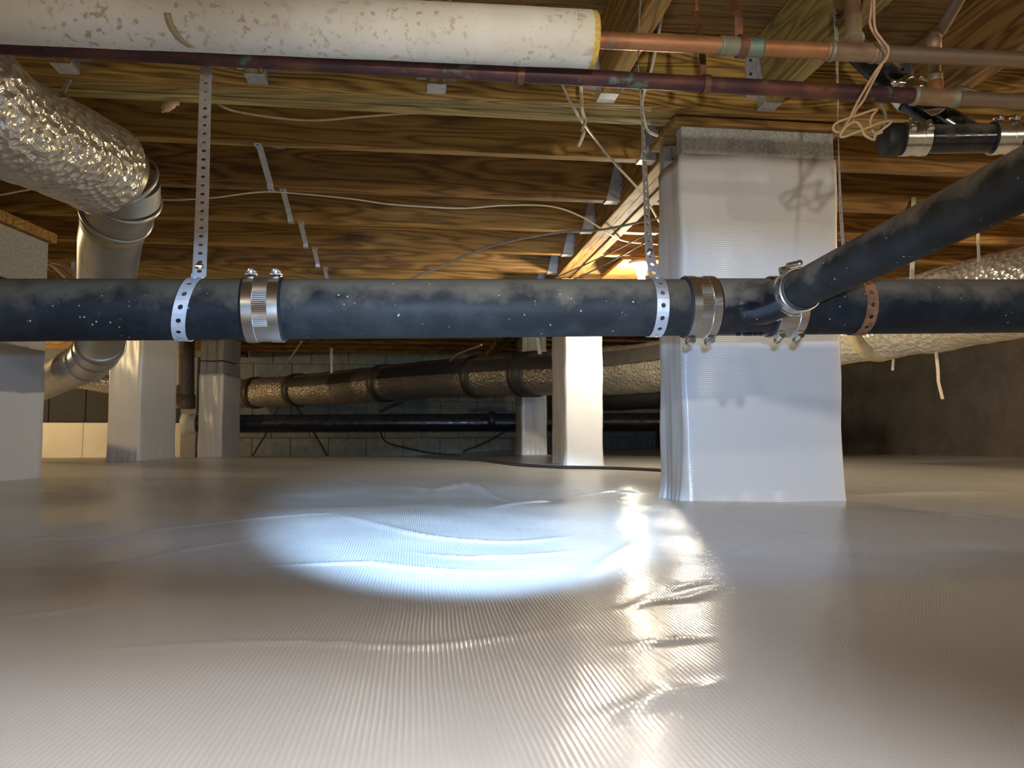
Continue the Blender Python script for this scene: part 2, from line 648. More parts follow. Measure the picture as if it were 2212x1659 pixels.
tag(fl, 'wrinkled white string-reinforced plastic liner covering the crawl space ground', 'floor', kind='structure')

# ------------------------------------------------------------------ walls and ceiling
ZB, ZG, ZT = .97, .95, 1.14      # joist bottoms, girder bottom, underside of the subfloor
XL, XR, YB, YF = -4.5, 3.75, 8.5, -3.0


def struct(name, lo, hi, mat, label):
    o = MB().box(lo, hi).build(name, mat)
    return tag(o, label, name.split('_')[0], kind='structure')


ce = empty('ceiling', (0, 2, ZT), 'plywood subfloor seen between the floor joists', 'ceiling')
ce['kind'] = 'structure'
k = 0
yy = YF
while yy < YB:
    for j in range(4):
        x0 = XL + j * 2.45 - (.9 if k % 2 else 0)
        board('plywood_panel', (max(x0, XL), yy + .002, ZT), (min(x0 + 2.446, XR), min(yy + 1.216, YB), ZT + .02), 'subfloor_wood', ce, .002)
    yy += 1.22
    k += 1

wr = struct('wall_right', (XR, YF, -.3), (XR + .2, YB, ZT), 'parge', 'rough parged concrete wall behind the right foil duct')
wl = struct('wall_left', (XL - .2, YF, -.3), (XL, YB, ZT), 'parge', 'rough concrete wall on the far left side')
wf = struct('wall_front', (XL, YF - .2, -.3), (XR, YF, ZT), 'parge', 'rough concrete wall behind the camera')
wb = struct('wall_back', (XL, YB + .03, -.3), (XR, YB + .2, ZT), 'mortar', 'grey concrete block wall at the far end')
bm = MB().box((-.1965, 0, -.0965), (.1965, .05, .0965))
blk0 = None
XC = -2.35     # left of this the wall is lined with boards
for r_ in range(7):
    for c_ in range(17):
        x = XC + .2 + c_ * .4 + (.2 if r_ % 2 else 0)
        z = -.2 + r_ * .2
        if x > XR - .1: continue
        if blk0 is None:
            blk0 = bm.build('concrete_block', 'wall_block', wb, .004)
            b = blk0
        else:
            b = blk0.copy()
            COL.objects.link(b)
        b.location = (x, YB - .0 - random.uniform(0, .004) + .012, z)
        b.parent = wb
# liner strip and dark boards on the left part of the back wall
for i in range(6):
    x0 = XL + i * .36
    board('dark_panel', (x0 + .004, YB - .03, .27), (x0 + .356, YB + .02, .62), 'black_board', wb, .003)
for i in range(2):
    x0 = XL + i * 1.07
    board('liner_panel', (x0 + .002, YB - .05, -.10), (x0 + 1.068, YB + .02, .26), 'wall_liner', wb, .003)
# concrete corner pilaster where the block wall begins
pil = MB().box((XC - .10, YB - .12, -.3), (XC + .06, YB + .03, .95)).build('wall_pilaster', 'concrete_block', wb, .01)

# ------------------------------------------------------------------ framing timber
GY0, GY1 = 1.765, 1.88
XB0, XB1 = .70, .815
XC0, XC1 = -1.90, -1.79


def girder(name, p0, p1, axis, mats, label):
    lo, hi = Vector(p0), Vector(p1)
    root = empty(name, (lo.x, lo.y, lo.z), label, 'beam')
    n = 3
    for i in range(n):
        a, b = lo.copy(), hi.copy()
        if axis == 'X':
            a.y = lo.y + (hi.y - lo.y) * i / n + .0006
            b.y = lo.y + (hi.y - lo.y) * (i + 1) / n - .0006
        else:
            a.x = lo.x + (hi.x - lo.x) * i / n + .0006
            b.x = lo.x + (hi.x - lo.x) * (i + 1) / n - .0006
        dz = (0, .0025, -.002)[i]
        a.z += dz
        board('plank', a, b, mats[i], root, .003, axis)
    return root


girder('girder', (XL, GY0, ZG), (XR, GY1, ZT - .003), 'X', ('girder_wood', 'treated', 'treated'), 'built-up timber girder across the room above the tall wrapped pier')
girder('cross_beam', (XB0, GY1 + .002, ZG + .005), (XB1, YB - .06, ZT - .003), 'Y', ('pine', 'pine', 'pine'), 'timber beam with joist hangers running back past the lit bulb')
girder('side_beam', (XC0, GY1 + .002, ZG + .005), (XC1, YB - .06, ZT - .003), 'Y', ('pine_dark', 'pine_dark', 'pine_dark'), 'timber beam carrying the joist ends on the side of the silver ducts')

ORD = ['first', 'second', 'third', 'fourth', 'fifth', 'sixth', 'seventh', 'eighth', 'ninth', 'tenth', 'eleventh', 'twelfth', 'thirteenth', 'fourteenth', 'fifteenth', 'sixteenth', 'seventeenth']
JY = [2.175 + .4085 * i for i in range(15)]
for i, y in enumerate(JY):
    tag(board('floor_joist', (XC1 + .003, y, ZB), (XB0 - .003, y + .038, ZT - .002), 'pine' if i % 3 != 1 else 'pine_dark'),
        f'pine joist with metal bridging between the two beams, {ORD[i]} behind the girder', 'joist', 'joists between the two beams')
for i, y in enumerate(JY):
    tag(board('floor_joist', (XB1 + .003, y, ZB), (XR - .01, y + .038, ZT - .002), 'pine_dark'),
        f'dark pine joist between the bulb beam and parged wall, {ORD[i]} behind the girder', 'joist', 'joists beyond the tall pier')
for i, y in enumerate(JY):
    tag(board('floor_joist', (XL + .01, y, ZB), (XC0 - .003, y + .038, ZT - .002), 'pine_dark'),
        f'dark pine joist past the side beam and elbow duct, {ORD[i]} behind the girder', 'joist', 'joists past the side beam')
FX = [-3.19 + .4035 * i for i in range(17)]
def front_label(what, i):
    if i == 10: return what + ' directly above the tall wrapped pier'
    return f"{what}, {ORD[abs(i - 10) - 1]} from the tall pier toward the {'elbow duct' if i < 10 else 'parged wall'}"


for i, x in enumerate(FX):
    tag(board('floor_joist', (x - .019, YF + .01, ZG + .004), (x + .019, GY0 - .004, ZT - .002), ('pine', 'treated', 'pine_dark')[i % 3], axis='Y'),
        front_label('pine joist on the girder front', i), 'joist', 'joists in front of the girder')

# joist hangers -----------------------------------------------------------
def hanger_mesh(depth=.05, h=.14, wj=.038):
    m = MB()
    t = .0016
    w2 = wj / 2 + .001
    m.box((-w2 - t, -depth, -t), (w2 + t, 0, 0))
    for sx_ in (-1, 1):
        x0, x1 = sorted((sx_ * w2, sx_ * (w2 + t)))
        # tapering cheek
        m.add([(x0, -depth, 0), (x1, -depth, 0), (x1, 0, 0), (x0, 0, 0), (x0, -depth * .35, h), (x1, -depth * .35, h), (x1, 0, h), (x0, 0, h)],
              [(0, 3, 2, 1), (4, 5, 6, 7), (0, 1, 5, 4), (1, 2, 6, 5), (2, 3, 7, 6), (3, 0, 4, 7)])
        f0, f1 = sorted((sx_ * w2, sx_ * (w2 + .028)))
        m.add([(f0, -t, .012), (sx_ * (w2 + .012) if sx_ > 0 else f0, -t, .012), (f1, -t, .05), (f1, -t, h), (f0, -t, h)] if False else
              [(f0, -t, .03), (f1, -t, .03), (f1, -t, h), (f0, -t, h), (f0, 0, .03), (f1, 0, .03), (f1, 0, h), (f0, 0, h)],
              [(0, 1, 2, 3), (7, 6, 5, 4), (0, 4, 5, 1), (1, 5, 6, 2), (2, 6, 7, 3), (3, 7, 4, 0)])
    return m


nailm = MB()
for z in (.05, .085, .12):
    pass
HANG0 = {}


def hanger(loc, rz, label, group, mat):
    key = mat
    if key not in HANG0:
        root = empty('joist_hanger', loc, label, 'hanger', group)
        a = hanger_mesh().build('hanger_body', mat)
        a.parent = root
        nl = []
        nm = MB()
        nm.lathe((0, 0, 0), (0, -1, 0), [(0, 0), (0, .004), (.002, .0035), (.0028, .0)], 8)
        for sx_ in (-1, 1):
            for z in (.05, .09, .125):
                o = nm.build('nail_head', 'rubber') if not nl else nl[0].copy()
                if nl: COL.objects.link(o)
                o.location = (sx_ * .035, -.0016, z)
                o.parent = root
                nl.append(o)
        HANG0[key] = root
    else:
        src = HANG0[key]
        root = src.copy()
        COL.objects.link(root)
        for ch in [q for q in bpy.data.objects if q.parent == src]:
            c = ch.copy()
            COL.objects.link(c)
            c.parent = root
        root['label'] = label
        root['group'] = group
    root.location = loc
    root.rotation_euler = (0, 0, rz)
    return root


for i, x in list(enumerate(FX))[4:15]:
    hanger((x, GY0 - .001, ZG + .003), 0, front_label('galvanized hanger on the girder front', i), 'hangers on the girder', 'galvanized')
for i, y in list(enumerate(JY))[:9]:
    hanger((XB0 - .001, y + .019, ZB - .001), -math.pi / 2, f'white metal hanger on the beam beside the bulb, {ORD[i]} behind the girder', 'hangers on the bulb beam', 'galv_white')
for i, y in list(enumerate(JY))[1:8]:
    hanger((XC1 + .001, y + .019, ZB - .001), math.pi / 2, f'white metal hanger on the side beam by the elbow duct, {ORD[i]} behind the girder', 'hangers on the side beam', 'galv_white')

# metal bridging between the joists ---------------------------------------
def flat_strip(pts, width_dir, wd, th=.0015):
    m = MB()
    wv_ = Vector(width_dir).normalized() * wd / 2
    vs_, fs = [], []
    for p in pts:
        p = Vector(p)
        vs_ += [p - wv_, p + wv_]
    for i in range(len(pts) - 1):
        fs.append((2 * i, 2 * i + 1, 2 * i + 3, 2 * i + 2))
    m.add(vs_, fs)
    return m


for i in range(5):
    y0 = JY[i] + .038
    y1 = JY[i + 1]
    root = empty('joist_bridging', (-.49, y0, ZB), f'pair of thin metal bridging straps between pine joists, {ORD[i]} bay behind the girder', 'bridging', 'bridging straps between joists')
    x = -.49
    flat_strip([(x, y0, ZT - .015), (x, y0 + .004, ZT - .04), (x, y1 - .006, ZB + .012), (x, y1 - .003, ZB - .002), (x, y1 + .03, ZB - .002)], (1, 0, 0), .02).build('strap', 'galv_white', root, 0, .0016)
    x = -.452
    flat_strip([(x, y0 - .036, ZB - .002), (x, y0 + .002, ZB - .002), (x, y0 + .006, ZB + .012), (x, y1 - .006, ZT - .04), (x, y1 - .002, ZT - .015)], (1, 0, 0), .02).build('strap', 'galv_white', root, 0, .0016)
    nm = MB()
    for xx, yq in ((-.49, y1 + .02), (-.452, y0 - .025)):
        nm.lathe((xx, yq, ZB - .003), (0, 0, -1), [(0, .0035), (.0012, .0025), (.0016, 0)], 8)
    nm.build('nail_heads', 'rubber', root)

# ------------------------------------------------------------------ piers
def pier(A, B, C_, zwrap, zblock, label, cap=True, film='pier_film', flare=.02, seed=0, zcap=None):
    A, B, C_ = Vector((*A, 0)), Vector((*B, 0)), Vector((*C_, 0))
    D_ = A + (C_ - B)
    cen = (A + C_) / 2
    z0 = min(hz(p.x, p.y) for p in (A, B, C_, D_)) - .02
    root = empty('foundation_pier', (cen.x, cen.y, hz(cen.x, cen.y)), label, 'pier')
    rs = np.random.RandomState(seed)
    corners = [A, B, C_, D_]
    per = []
    rad = .012
    for i in range(4):
        p, q, r2 = corners[i - 1], corners[i], corners[(i + 1) % 4]
        u1, u2 = (p - q).normalized(), (r2 - q).normalized()
        for t in (0, .33, .67, 1):
            a = q + u1 * rad * (1 - t) + u2 * rad * t
            a = a + (-(u1 + u2)).normalized() * rad * .28 * math.sin(math.pi * t)
            per.append((a, (-(u1 + u2)).normalized() if 0 < t < 1 else None, i, t))
        n = 14
        L = (r2 - q).length - 2 * rad
        for k_ in range(1, n):
            per.append((q + u2 * (rad + L * k_ / n), None, i, 9))
    pts2 = [p[0] for p in per]
    N = len(pts2)
    nrm = []
    for i in range(N):
        t = (pts2[(i + 1) % N] - pts2[i - 1]).normalized()
        nrm.append(Vector((t.y, -t.x, 0)))
    zs = [0, .012, .03, .055, .09, .14] + list(np.linspace(.2, zwrap - z0 - .03, 16)) + [zwrap - z0]
    ph = rs.uniform(0, 6.28, 12)
    am = rs.uniform(.3, 1, 12)
    vs_ = []
    for z in zs:
        for i in range(N):
            u = i / N * 6.283
            fl_ = flare * math.exp(-z / .03) * (.6 + .4 * math.sin(u * 5 + ph[0]) * am[0])
            wr_ = .0022 * am[1] * math.sin(u * 7 + ph[1] + z * 4) * math.sin(z * 9 + ph[2]) + .0007 * am[3] * math.sin(u * 17 + ph[3] + z * 13)
            wr_ += .0035 * math.exp(-z / .1) * math.sin(u * 23 + ph[4] + z * 8) + .002 * am[5] * math.sin(z * 26 + u * 3 + ph[5])
            p = pts2[i] + nrm[i] * (fl_ + wr_)
            vs_.append((p.x, p.y, z0 + z))
    fs = [(j * N + i, j * N + (i + 1) % N, (j + 1) * N + (i + 1) % N, (j + 1) * N + i) for j in range(len(zs) - 1) for i in range(N)]
    # rolled-in top edge
    top = len(zs) - 1
    o = len(vs_)
    for i in range(N):
        p = pts2[i] - nrm[i] * .004
        vs_.append((p.x, p.y, zwrap - .004))
    fs += [(top * N + i, top * N + (i + 1) % N, o + (i + 1) % N, o + i) for i in range(N)]
    MB().add(vs_, fs, True).build('plastic_wrap', film, root)
    # block course: outline with recessed ends, extruded
    e1, e2 = (B - A), (C_ - B)
    lx_, ly_ = e1.length, e2.length
    e1, e2 = e1.normalized(), e2.normalized()
    ins = .006
    along_x = lx_ >= ly_
    def P(u, v):
        q = A + e1 * u + e2 * v
        return q
    if along_x:
        o1, o2, nn = lx_ - 2 * ins, ly_ - 2 * ins, .028
        prof = [(0, 0), (o1, 0), (o1, .04), (o1 - nn, .05), (o1 - nn, o2 - .05), (o1, o2 - .04), (o1, o2), (0, o2), (0, o2 - .04), (nn, o2 - .05), (nn, .05), (0, .04)]
    else:
        o1, o2, nn = lx_ - 2 * ins, ly_ - 2 * ins, .028
        prof = [(0, 0), (.04, 0), (.05, nn), (o1 - .05, nn), (o1 - .04, 0), (o1, 0), (o1, o2), (o1 - .04, o2), (o1 - .05, o2 - nn), (.05, o2 - nn), (.04, o2), (0, o2)]
    zb = zblock
    while zb > zwrap - .12:
        za = zb - .19
        ring = [P(ins + u, ins + v) for u, v in prof]
        vv = [(q.x, q.y, za) for q in ring] + [(q.x, q.y, zb) for q in ring]
        n = len(ring)
        MB().add(vv, [tuple(reversed(range(n))), tuple(range(n, 2 * n))] + [(i, (i + 1) % n, n + (i + 1) % n, n + i) for i in range(n)]).build('concrete_block', 'concrete_block', root, .003)
        zb = za - .01
    if cap:
        m = MB()
        q = (A + C_) / 2
        hx, hy = e1 * (lx_ / 2 + .018), e2 * (ly_ / 2 + .01)
        zc = zcap or ZG
        m.obox((0, 0, 0), hx, hy, (0, 0, (zc - zblock) / 2 - .0008))
        o = m.build('cap_board', 'pine', root, .002)
        o.location = Vector((q.x, q.y, (zc + zblock) / 2)) - world_off(root)
    return root


pier((.645, 1.814), (1.062, 1.814), (1.062, 2.003), .857, .928, 'tall pier wrapped in white film with bare grey block on top', seed=1, flare=.022, zcap=ZG - .003)
pier((.747, 3.85), (.943, 3.85), (.943, 4.25), .86, .91, 'brightly lit slim white wrapped pier under the beam past the bulb', seed=2, flare=.012, zcap=ZG)
pier((.80, 5.9), (1.0, 5.9), (1.0, 6.3), .80, .91, 'small bluish white wrapped pier half under the taped duct', seed=3, flare=.02, zcap=ZG)
pier((-1.69, 2.83), (-1.50, 2.80), (-1.452, 3.22), .66, .91, 'cream wrapped pier beside the lower silver elbow, cut by the picture edge', seed=4, flare=.01, zcap=ZG)
pier((-1.685, 4.45), (-1.495, 4.40), (-1.442, 4.85), .80, .90, 'cream wrapped pier with a yellow lit face beside the dark wall boards', seed=5, flare=.008, zcap=ZG)
pier((-1.683, 6.2), (-1.494, 6.17), (-1.449, 6.57), .62, .91, 'short-wrapped grey pier with bare blocks above, at the end of the black far pipe', seed=6, flare=.006, zcap=ZG)

# ------------------------------------------------------------------ no-hub couplings
def coupling(parent, c, axis, r, L, screw_ang, name='coupling', mid_rib=True, bands=2):
    """rubber sleeve, corrugated shield, clamp bands with worm screws; screw_ang in degrees around the axis from straight up toward the room front"""
    c, axis = Vector(c), Vector(axis).normalized()
    up = Vector((0, 0, 1))
    up = (up - axis * up.dot(axis)).normalized()
    fr = axis.cross(up)
    if fr.y > 0: fr = -fr
    sl = MB().lathe(c, axis, [(-L / 2 - .0025, r * .98), (-L / 2 - .0025, r + .0028), (L / 2 + .0025, r + .0028), (L / 2 + .0025, r * .98)], 40).build(name, 'rubber', parent)
    m = MB()
    seg = 220
    prof = [(-L * .22, 0), (-L * .22, 1), (L * .22, 1), (L * .22, 0)]
    vs_ = []
    for d, on in prof:
        for k_ in range(seg):
            a = 2 * math.pi * k_ / seg
            front = -math.cos(a - math.radians(screw_ang)) < .55
            rr = (r + .0036 + (.0006 if k_ % 2 and front and mid_rib else 0)) if on else r + .002
            vs_.append(c + axis * d + (up * math.cos(a) + fr * math.sin(a)) * rr)
    m.add(vs_, [(i * seg + k_, i * seg + (k_ + 1) % seg, (i + 1) * seg + (k_ + 1) % seg, (i + 1) * seg + k_) for i in range(3) for k_ in range(seg)])
    m.build('shield', 'stainless', sl)
    offs = (-L * .34, L * .34) if bands == 2 else (0,)
    bw = L * .145 if bands == 2 else L * .3
    ca = math.radians(screw_ang)
    for d in offs:
        MB().lathe(c + axis * d, axis, [(-bw, r + .0025), (-bw, r + .0046), (-bw * .96, r + .0050), (bw * .96, r + .0050), (bw, r + .0046), (bw, r + .0025)], 64, sharp=True).build('clamp_band', 'stainless', sl)
        rad = up * math.cos(ca) + fr * math.sin(ca)
        tan = -up * math.sin(ca) + fr * math.cos(ca)
        p = c + axis * d + rad * (r + .0105)
        sm = MB()
        # saddle under the screw, arched housing and slotted hex head
        sm.obox(p - rad * .004 + tan * .002, axis * bw * .95, tan * .010, rad * .0012)
        sm.tube([p - tan * .008, p + tan * .006], .0052, 12)
        sm.tube([p + tan * .006, p + tan * .0085], .0038, 10)
        sm.lathe(p + tan * .0085, tan, [(0, .0055), (.005, .0055), (.0058, .0045), (.0058, .0)], 6)
        sm.obox(p + tan * .0145, axis * .0045, rad * .0006, tan * .0006)
        sm.build('clamp_screw', 'screw_steel', sl)
    return sl


# ------------------------------------------------------------------ main drain
PR = .0445
def main_at(X):
    return Vector((X, 1.16, .3465 + .0239 * X))


def mx(px, py=665):
    return at(px, py, Y=1.16).x


drain = empty('drain_pipe', main_at(0), 'large black drain pipe crossing the room with a smaller branch coming off', 'pipe')
AX = (main_at(1) - main_at(0)).normalized()
xa, xb, xc = mx(573), mx(1507), mx(1690)
MB().tube([main_at(-3.0), main_at(xa)], PR, 48).build('pipe_section', 'abs_dusty', drain)
MB().tube([main_at(xa + .002), main_at(xb)], PR, 48).build('pipe_section', 'abs_dusty', drain)
MB().tube([main_at(xc + .002), main_at(3.6)], PR, 48).build('pipe_section', 'abs_dusty', drain)
coupling(drain, main_at(xa), AX, PR, .052, 8)
coupling(drain, main_at(xb), AX, PR, .046, 172)
coupling(drain, main_at(xc), AX, PR, .046, 158)
# branch: leaves the wye at an angle, then runs toward the front, rising
j0 = at(1722, 630, D=1.13)
j1 = at(2212, 388, D=.69)
bdir = (j1 - j0).normalized()
w0 = main_at(mx(1560)) + Vector((0, -.004, 0))
wy = MB()
wy.tube([main_at(xb + .002), main_at(xb + .03), main_at(xc - .03), main_at(xc)], PR + .0012, 48)
BR = .0278
armp = spline([w0, w0 + (j0 - w0) * .45 + Vector((.012, .012, -.006)), j0 - bdir * .012, j0 + bdir * .01], 8)
wy.tube(armp, [BR + .003] * len(armp), 32)
wy.build('wye_fitting', 'abs_gloss', drain)
# molded letters too worn to read along the fitting's underside
for px in (1588, 1604, 1612, 1624, 1636):
    p = main_at(mx(px)) + Vector((0, -.010, -PR - .0012))
    MB().lathe(p - Vector((0, 0, -.001)), (0, 0, -1), [(0, .0045), (.0015, .004), (.0024, .002), (.0028, 0)], 8).build('casting_mark', 'drip', drain)
MB().tube([j0, j0 + bdir * .9], BR, 36).build('branch_section', 'abs_branch', drain)
coupling(drain, j0 - bdir * .004, bdir, BR, .036, -14, 'branch_coupling', True, 2)

# ------------------------------------------------------------------ perforated straps
def perf_strap(path, wdirs, wd, pitch, hole, mat, name, parent=None, thick=.0012):
    """path: dense 3-D polyline, wdirs: width direction at each point"""
    P = [Vector(p) for p in path]
    W = [Vector(q).normalized() for q in wdirs]
    S = [0]
    for i in range(1, len(P)):
        S.append(S[-1] + (P[i] - P[i - 1]).length)
    tot = S[-1]

    def ev(sv):
        sv = max(0, min(tot, sv))
        i = 0
        lo, hi = 0, len(S) - 1
        while hi - lo > 1:
            mid = (lo + hi) // 2
            if S[mid] <= sv: lo = mid
            else: hi = mid
        t = (sv - S[lo]) / max(1e-9, S[hi] - S[lo])
        return P[lo].lerp(P[hi], t), W[lo].lerp(W[hi], t).normalized()
    n = max(1, int(tot / pitch))
    pitch = tot / n
    m = MB()
    K = 16
    for i in range(n):
        vs_ = []
        for k_ in range(K):
            a = 2 * math.pi * (k_ + .5 * 0) / K
            cx, sy = math.cos(a), math.sin(a)
            q = max(abs(cx), abs(sy))
            p_, w_ = ev((i + .5 + .5 * cx / q) * pitch)
            vs_.append(p_ + w_ * (wd / 2 * sy / q))
        for k_ in range(K):
            a = 2 * math.pi * k_ / K
            p_, w_ = ev((i + .5) * pitch + hole * math.cos(a))
            vs_.append(p_ + w_ * hole * math.sin(a))
        m.add(vs_, [(k_, (k_ + 1) % K, K + (k_ + 1) % K, K + k_) for k_ in range(K)])
    return m.build(name, mat, parent, 0, thick)


def loop_strap(X, top, mat_loop, mat_hang, label, rot=0.0, tilt=(0, 0, 0), twist=None, wd=.019, name='pipe_strap', neck=None):
    """hanger strap: loop around the main drain and a leg up to the framing"""
    root = empty(name, main_at(X), label, 'strap')
    c = main_at(X)
    rr = PR + .0016
    pts, wds = [], []
    lean = Vector(tilt)
    for k_ in range(49):
        a = math.radians(10 + 340 * k_ / 48)
        q = c + Vector((0, -math.sin(a) * rr, math.cos(a) * rr)) + lean * math.cos(a) * .02 + AX * 0
        pts.append(q)
        wds.append(Vector((1, 0, 0)) + lean * 0)
    perf_strap(pts, wds, wd, .0185, .0036, mat_loop, 'strap_loop', root)
    nk = c + Vector((0, 0, rr)) + (neck or Vector((0, 0, .03)))
    base = c + Vector((0, -.004, rr + .001)) + lean * .02
    leg = spline([base, base.lerp(nk, .5) + Vector((0, -.002, 0)), nk, *top], 14)
    wl_ = []
    for i in range(len(leg)):
        t = i / (len(leg) - 1)
        a = rot if twist is None else np.interp(t, twist[0], twist[1])
        wl_.append(Vector((math.cos(a), math.sin(a), 0)))
    perf_strap(leg, wl_, wd, .0182, .0036, mat_hang, 'strap_leg', root)
    bm_ = MB()
    bm_.lathe(nk + Vector((0, -.001, .004)), (0, -1, 0), [(0, .006), (.0018, .0058), (.0034, .0038), (.004, 0)], 20)
    bm_.obox(nk + Vector((0, -.0048, .004)), (.0045, 0, 0), (0, .0006, 0), (0, 0, .0007))
    bm_.build('bolt', 'screw_steel', root)
    return root


X1 = mx(412)
loop_strap(X1, [at(438, 400, Y=1.245), at(446, 140, Y=1.338), Vector((at(447, 120, Y=1.34).x, 1.365, .957))], 'galv_white', 'galv_white',
           'perforated metal strap hanging from a joist around the drain, next to a silver coupling', rot=.1, tilt=(.5, 0, 0), neck=at(431, 582, Y=1.155) - main_at(X1) - Vector((0, 0, PR + .0016)))
X2 = mx(1413)
loop_strap(X2, [at(1398, 470, Y=1.225), at(1388, 260, Y=1.32), at(1378, 110, Y=1.355), Vector((.419, 1.38, 1.02))], 'galvanized', 'galvanized',
           'dark twisted perforated strap holding the drain in front of the lit bulb', twist=([0, .3, .6, .85, 1], [.15, .35, .9, 1.35, 1.5]), neck=at(1404, 550, Y=1.185) - main_at(X2) - Vector((0, 0, PR + .0016)))
X3 = mx(1850)
loop_strap(X3, [at(1817, 470, Y=1.25), at(1811, 300, Y=1.325), at(1808, 150, Y=1.36), at(1806, 20, Y=1.39)], 'rust', 'galvanized',
           'rusty perforated strap on the drain near the smaller branch pipe', twist=([0, .12, .5, 1], [.3, 1.15, 1.3, .6]), neck=at(1826, 560, Y=1.20) - main_at(X3) - Vector((0, 0, PR + .0016)))

# ------------------------------------------------------------------ copper lines and insulation
CR_ = .0143
def cu1(x):   # upper line
    return Vector((x, 1.25, .8255 + .0164 * x))


def cu2(x):   # lower line
    return Vector((x, 1.313, .7925 + .002 * x))


def u1(px, py=100): return at(px, py, Y=1.25).x
def u2(px, py=180): return at(px, py, Y=1.313).x


hot = empty('copper_pipe', cu1(0), 'bright copper water pipe coming out of the white pipe insulation', 'pipe')
MB().tube([cu1(-3.4), cu1(u1(1560))], CR_, 28).build('pipe_section', 'copper', hot)
MB().tube([cu1(u1(1640)), cu1(u1(1790))], CR_, 28).build('pipe_section', 'copper', hot)
MB().tube([cu1(u1(1895)), cu1(3.6)], CR_, 28).build('pipe_section', 'copper_grey', hot)


def fitting(parent, fn, xa_, xb_, mat, name='coupling_sleeve', r=CR_ + .0022):
    a, b = fn(xa_), fn(xb_)
    d = (b - a).length
    return MB().lathe(a, b - a, [(0, CR_ * .9), (0, r), (.004, r + .0008), (.006, r), (d - .006, r), (d - .004, r + .0008), (d, r), (d, CR_ * .9)], 28).build(name, mat, parent)


fitting(hot, cu1, u1(1555), u1(1645), 'patina')
tee1 = fitting(hot, cu1, u1(1782), u1(1912), 'copper_fitting', 'tee_fitting')
tp = cu1(u1(1845))
rise_top = at(1838, -60, Y=1.32)
MB().lathe(tp, (rise_top - tp), [(0, CR_ + .003), (.030, CR_ + .003), (.034, CR_ + .004), (.038, CR_ + .001)], 24).build('tee_neck', 'copper_fitting', hot)
MB().tube([tp, rise_top], CR_ * .98, 24).build('riser', 'copper_fitting', hot)
for px in (1795, 1885, 1902):
    c = cu1(u1(px))
    MB().lathe(c, (1, 0, .016), [(-.004, CR_), (-.003, CR_ + .004), (.002, CR_ + .0046), (.005, CR_ + .0015)], 20).build('solder_bead', 'patina' if px != 1885 else 'copper_fitting', hot)

cold = empty('copper_pipe', cu2(0), 'tarnished purple copper water pipe running below the white insulation', 'pipe')
MB().tube([cu2(-3.4), cu2(u2(1990))], CR_, 28).build('pipe_section', 'copper_purple', cold)
MB().tube([cu2(u2(2055)), cu2(3.6)], CR_, 28).build('pipe_section', 'copper_grey', cold)
fitting(cold, cu2, u2(1970, 200), u2(2068, 205), 'copper_fitting', 'tee_fitting')
cp = cu2(u2(2022, 195))
MB().lathe(cp, (0, 0, 1), [(0, CR_ * .95), (.030, CR_ * .95), (.032, CR_ * .8)], 24).build('tee_neck', 'copper', cold)
e0 = at(2028, 70, Y=1.318)
el = at(2070, 0, Y=1.22)
MB().tube([cp, Vector((cp.x, 1.316, e0.z - .03))], CR_ * .72, 20).build('riser', 'copper_fitting', cold)
MB().tube(spline([Vector((cp.x, 1.316, e0.z - .035)), Vector((cp.x, 1.316, e0.z - .012)), e0 + Vector((.004, 0, .004)), el, el + (el - e0) * .8], 6), CR_ * .76, 20).build('elbow', 'copper_grey', cold)
for zf in (.25, .8):
    c = Vector((cp.x, 1.3145, cp.z + (e0.z - cp.z) * zf))
    MB().lathe(c, (0, 0, 1), [(-.012, CR_ * .7), (-.011, CR_ * .92), (.012, CR_ * .95), (.014, CR_ * .7)], 20).build('solder_sleeve', 'copper_fitting', cold)
for px in (1975, 2062):
    c = cu2(u2(px, 205))
    MB().lathe(c, (1, 0, 0), [(-.005, CR_), (-.003, CR_ + .004), (.002, CR_ + .0044), (.006, CR_ + .001)], 20).build('solder_bead', 'patina', cold)

IR = .0468
ins = empty('pipe_insulation', cu1(-.5), 'thick white paper-jacketed insulation on the copper pipe, stained with brown spots', 'insulation')
xe = u1(1272)
n_ = 60
m = MB()
pts = [cu1(-3.2 + (xe + 3.2) * i / n_) for i in range(n_ + 1)]
m.tube(pts, [IR * (1 + .006 * math.sin(i * 2.3) + .004 * math.sin(i * 5.1)) for i in range(n_ + 1)], 56, caps=False)
m.build('paper_jacket', 'paper_jacket', ins)
MB().lathe(cu1(xe - .002), (1, 0, .016), [(0, IR - .0004), (.010, IR - .0012), (.013, IR - .003), (.013, CR_ + .001)], 56).build('fiberglass_edge', 'fiberglass', ins)
# strip of tape on the jacket
tpz = []
a0, a1 = math.radians(106), math.radians(172)
c0 = cu1(u1(374, 60))
vs_, fs = [], []
for k_ in range(25):
    a = a0 + (a1 - a0) * k_ / 24
    xo = .0 + .026 * (k_ / 24) ** 2
    for dx in (0, .0105):
        q = c0 + Vector((xo + dx, -math.sin(a) * (IR + .0010), math.cos(a) * (IR + .0010)))
        vs_.append(q)
for k_ in range(24):
    fs.append((2 * k_, 2 * k_ + 1, 2 * k_ + 3, 2 * k_ + 2))
MB().add(vs_, fs, True).build('tape_strip', 'tape_tan', ins, 0, .0006)

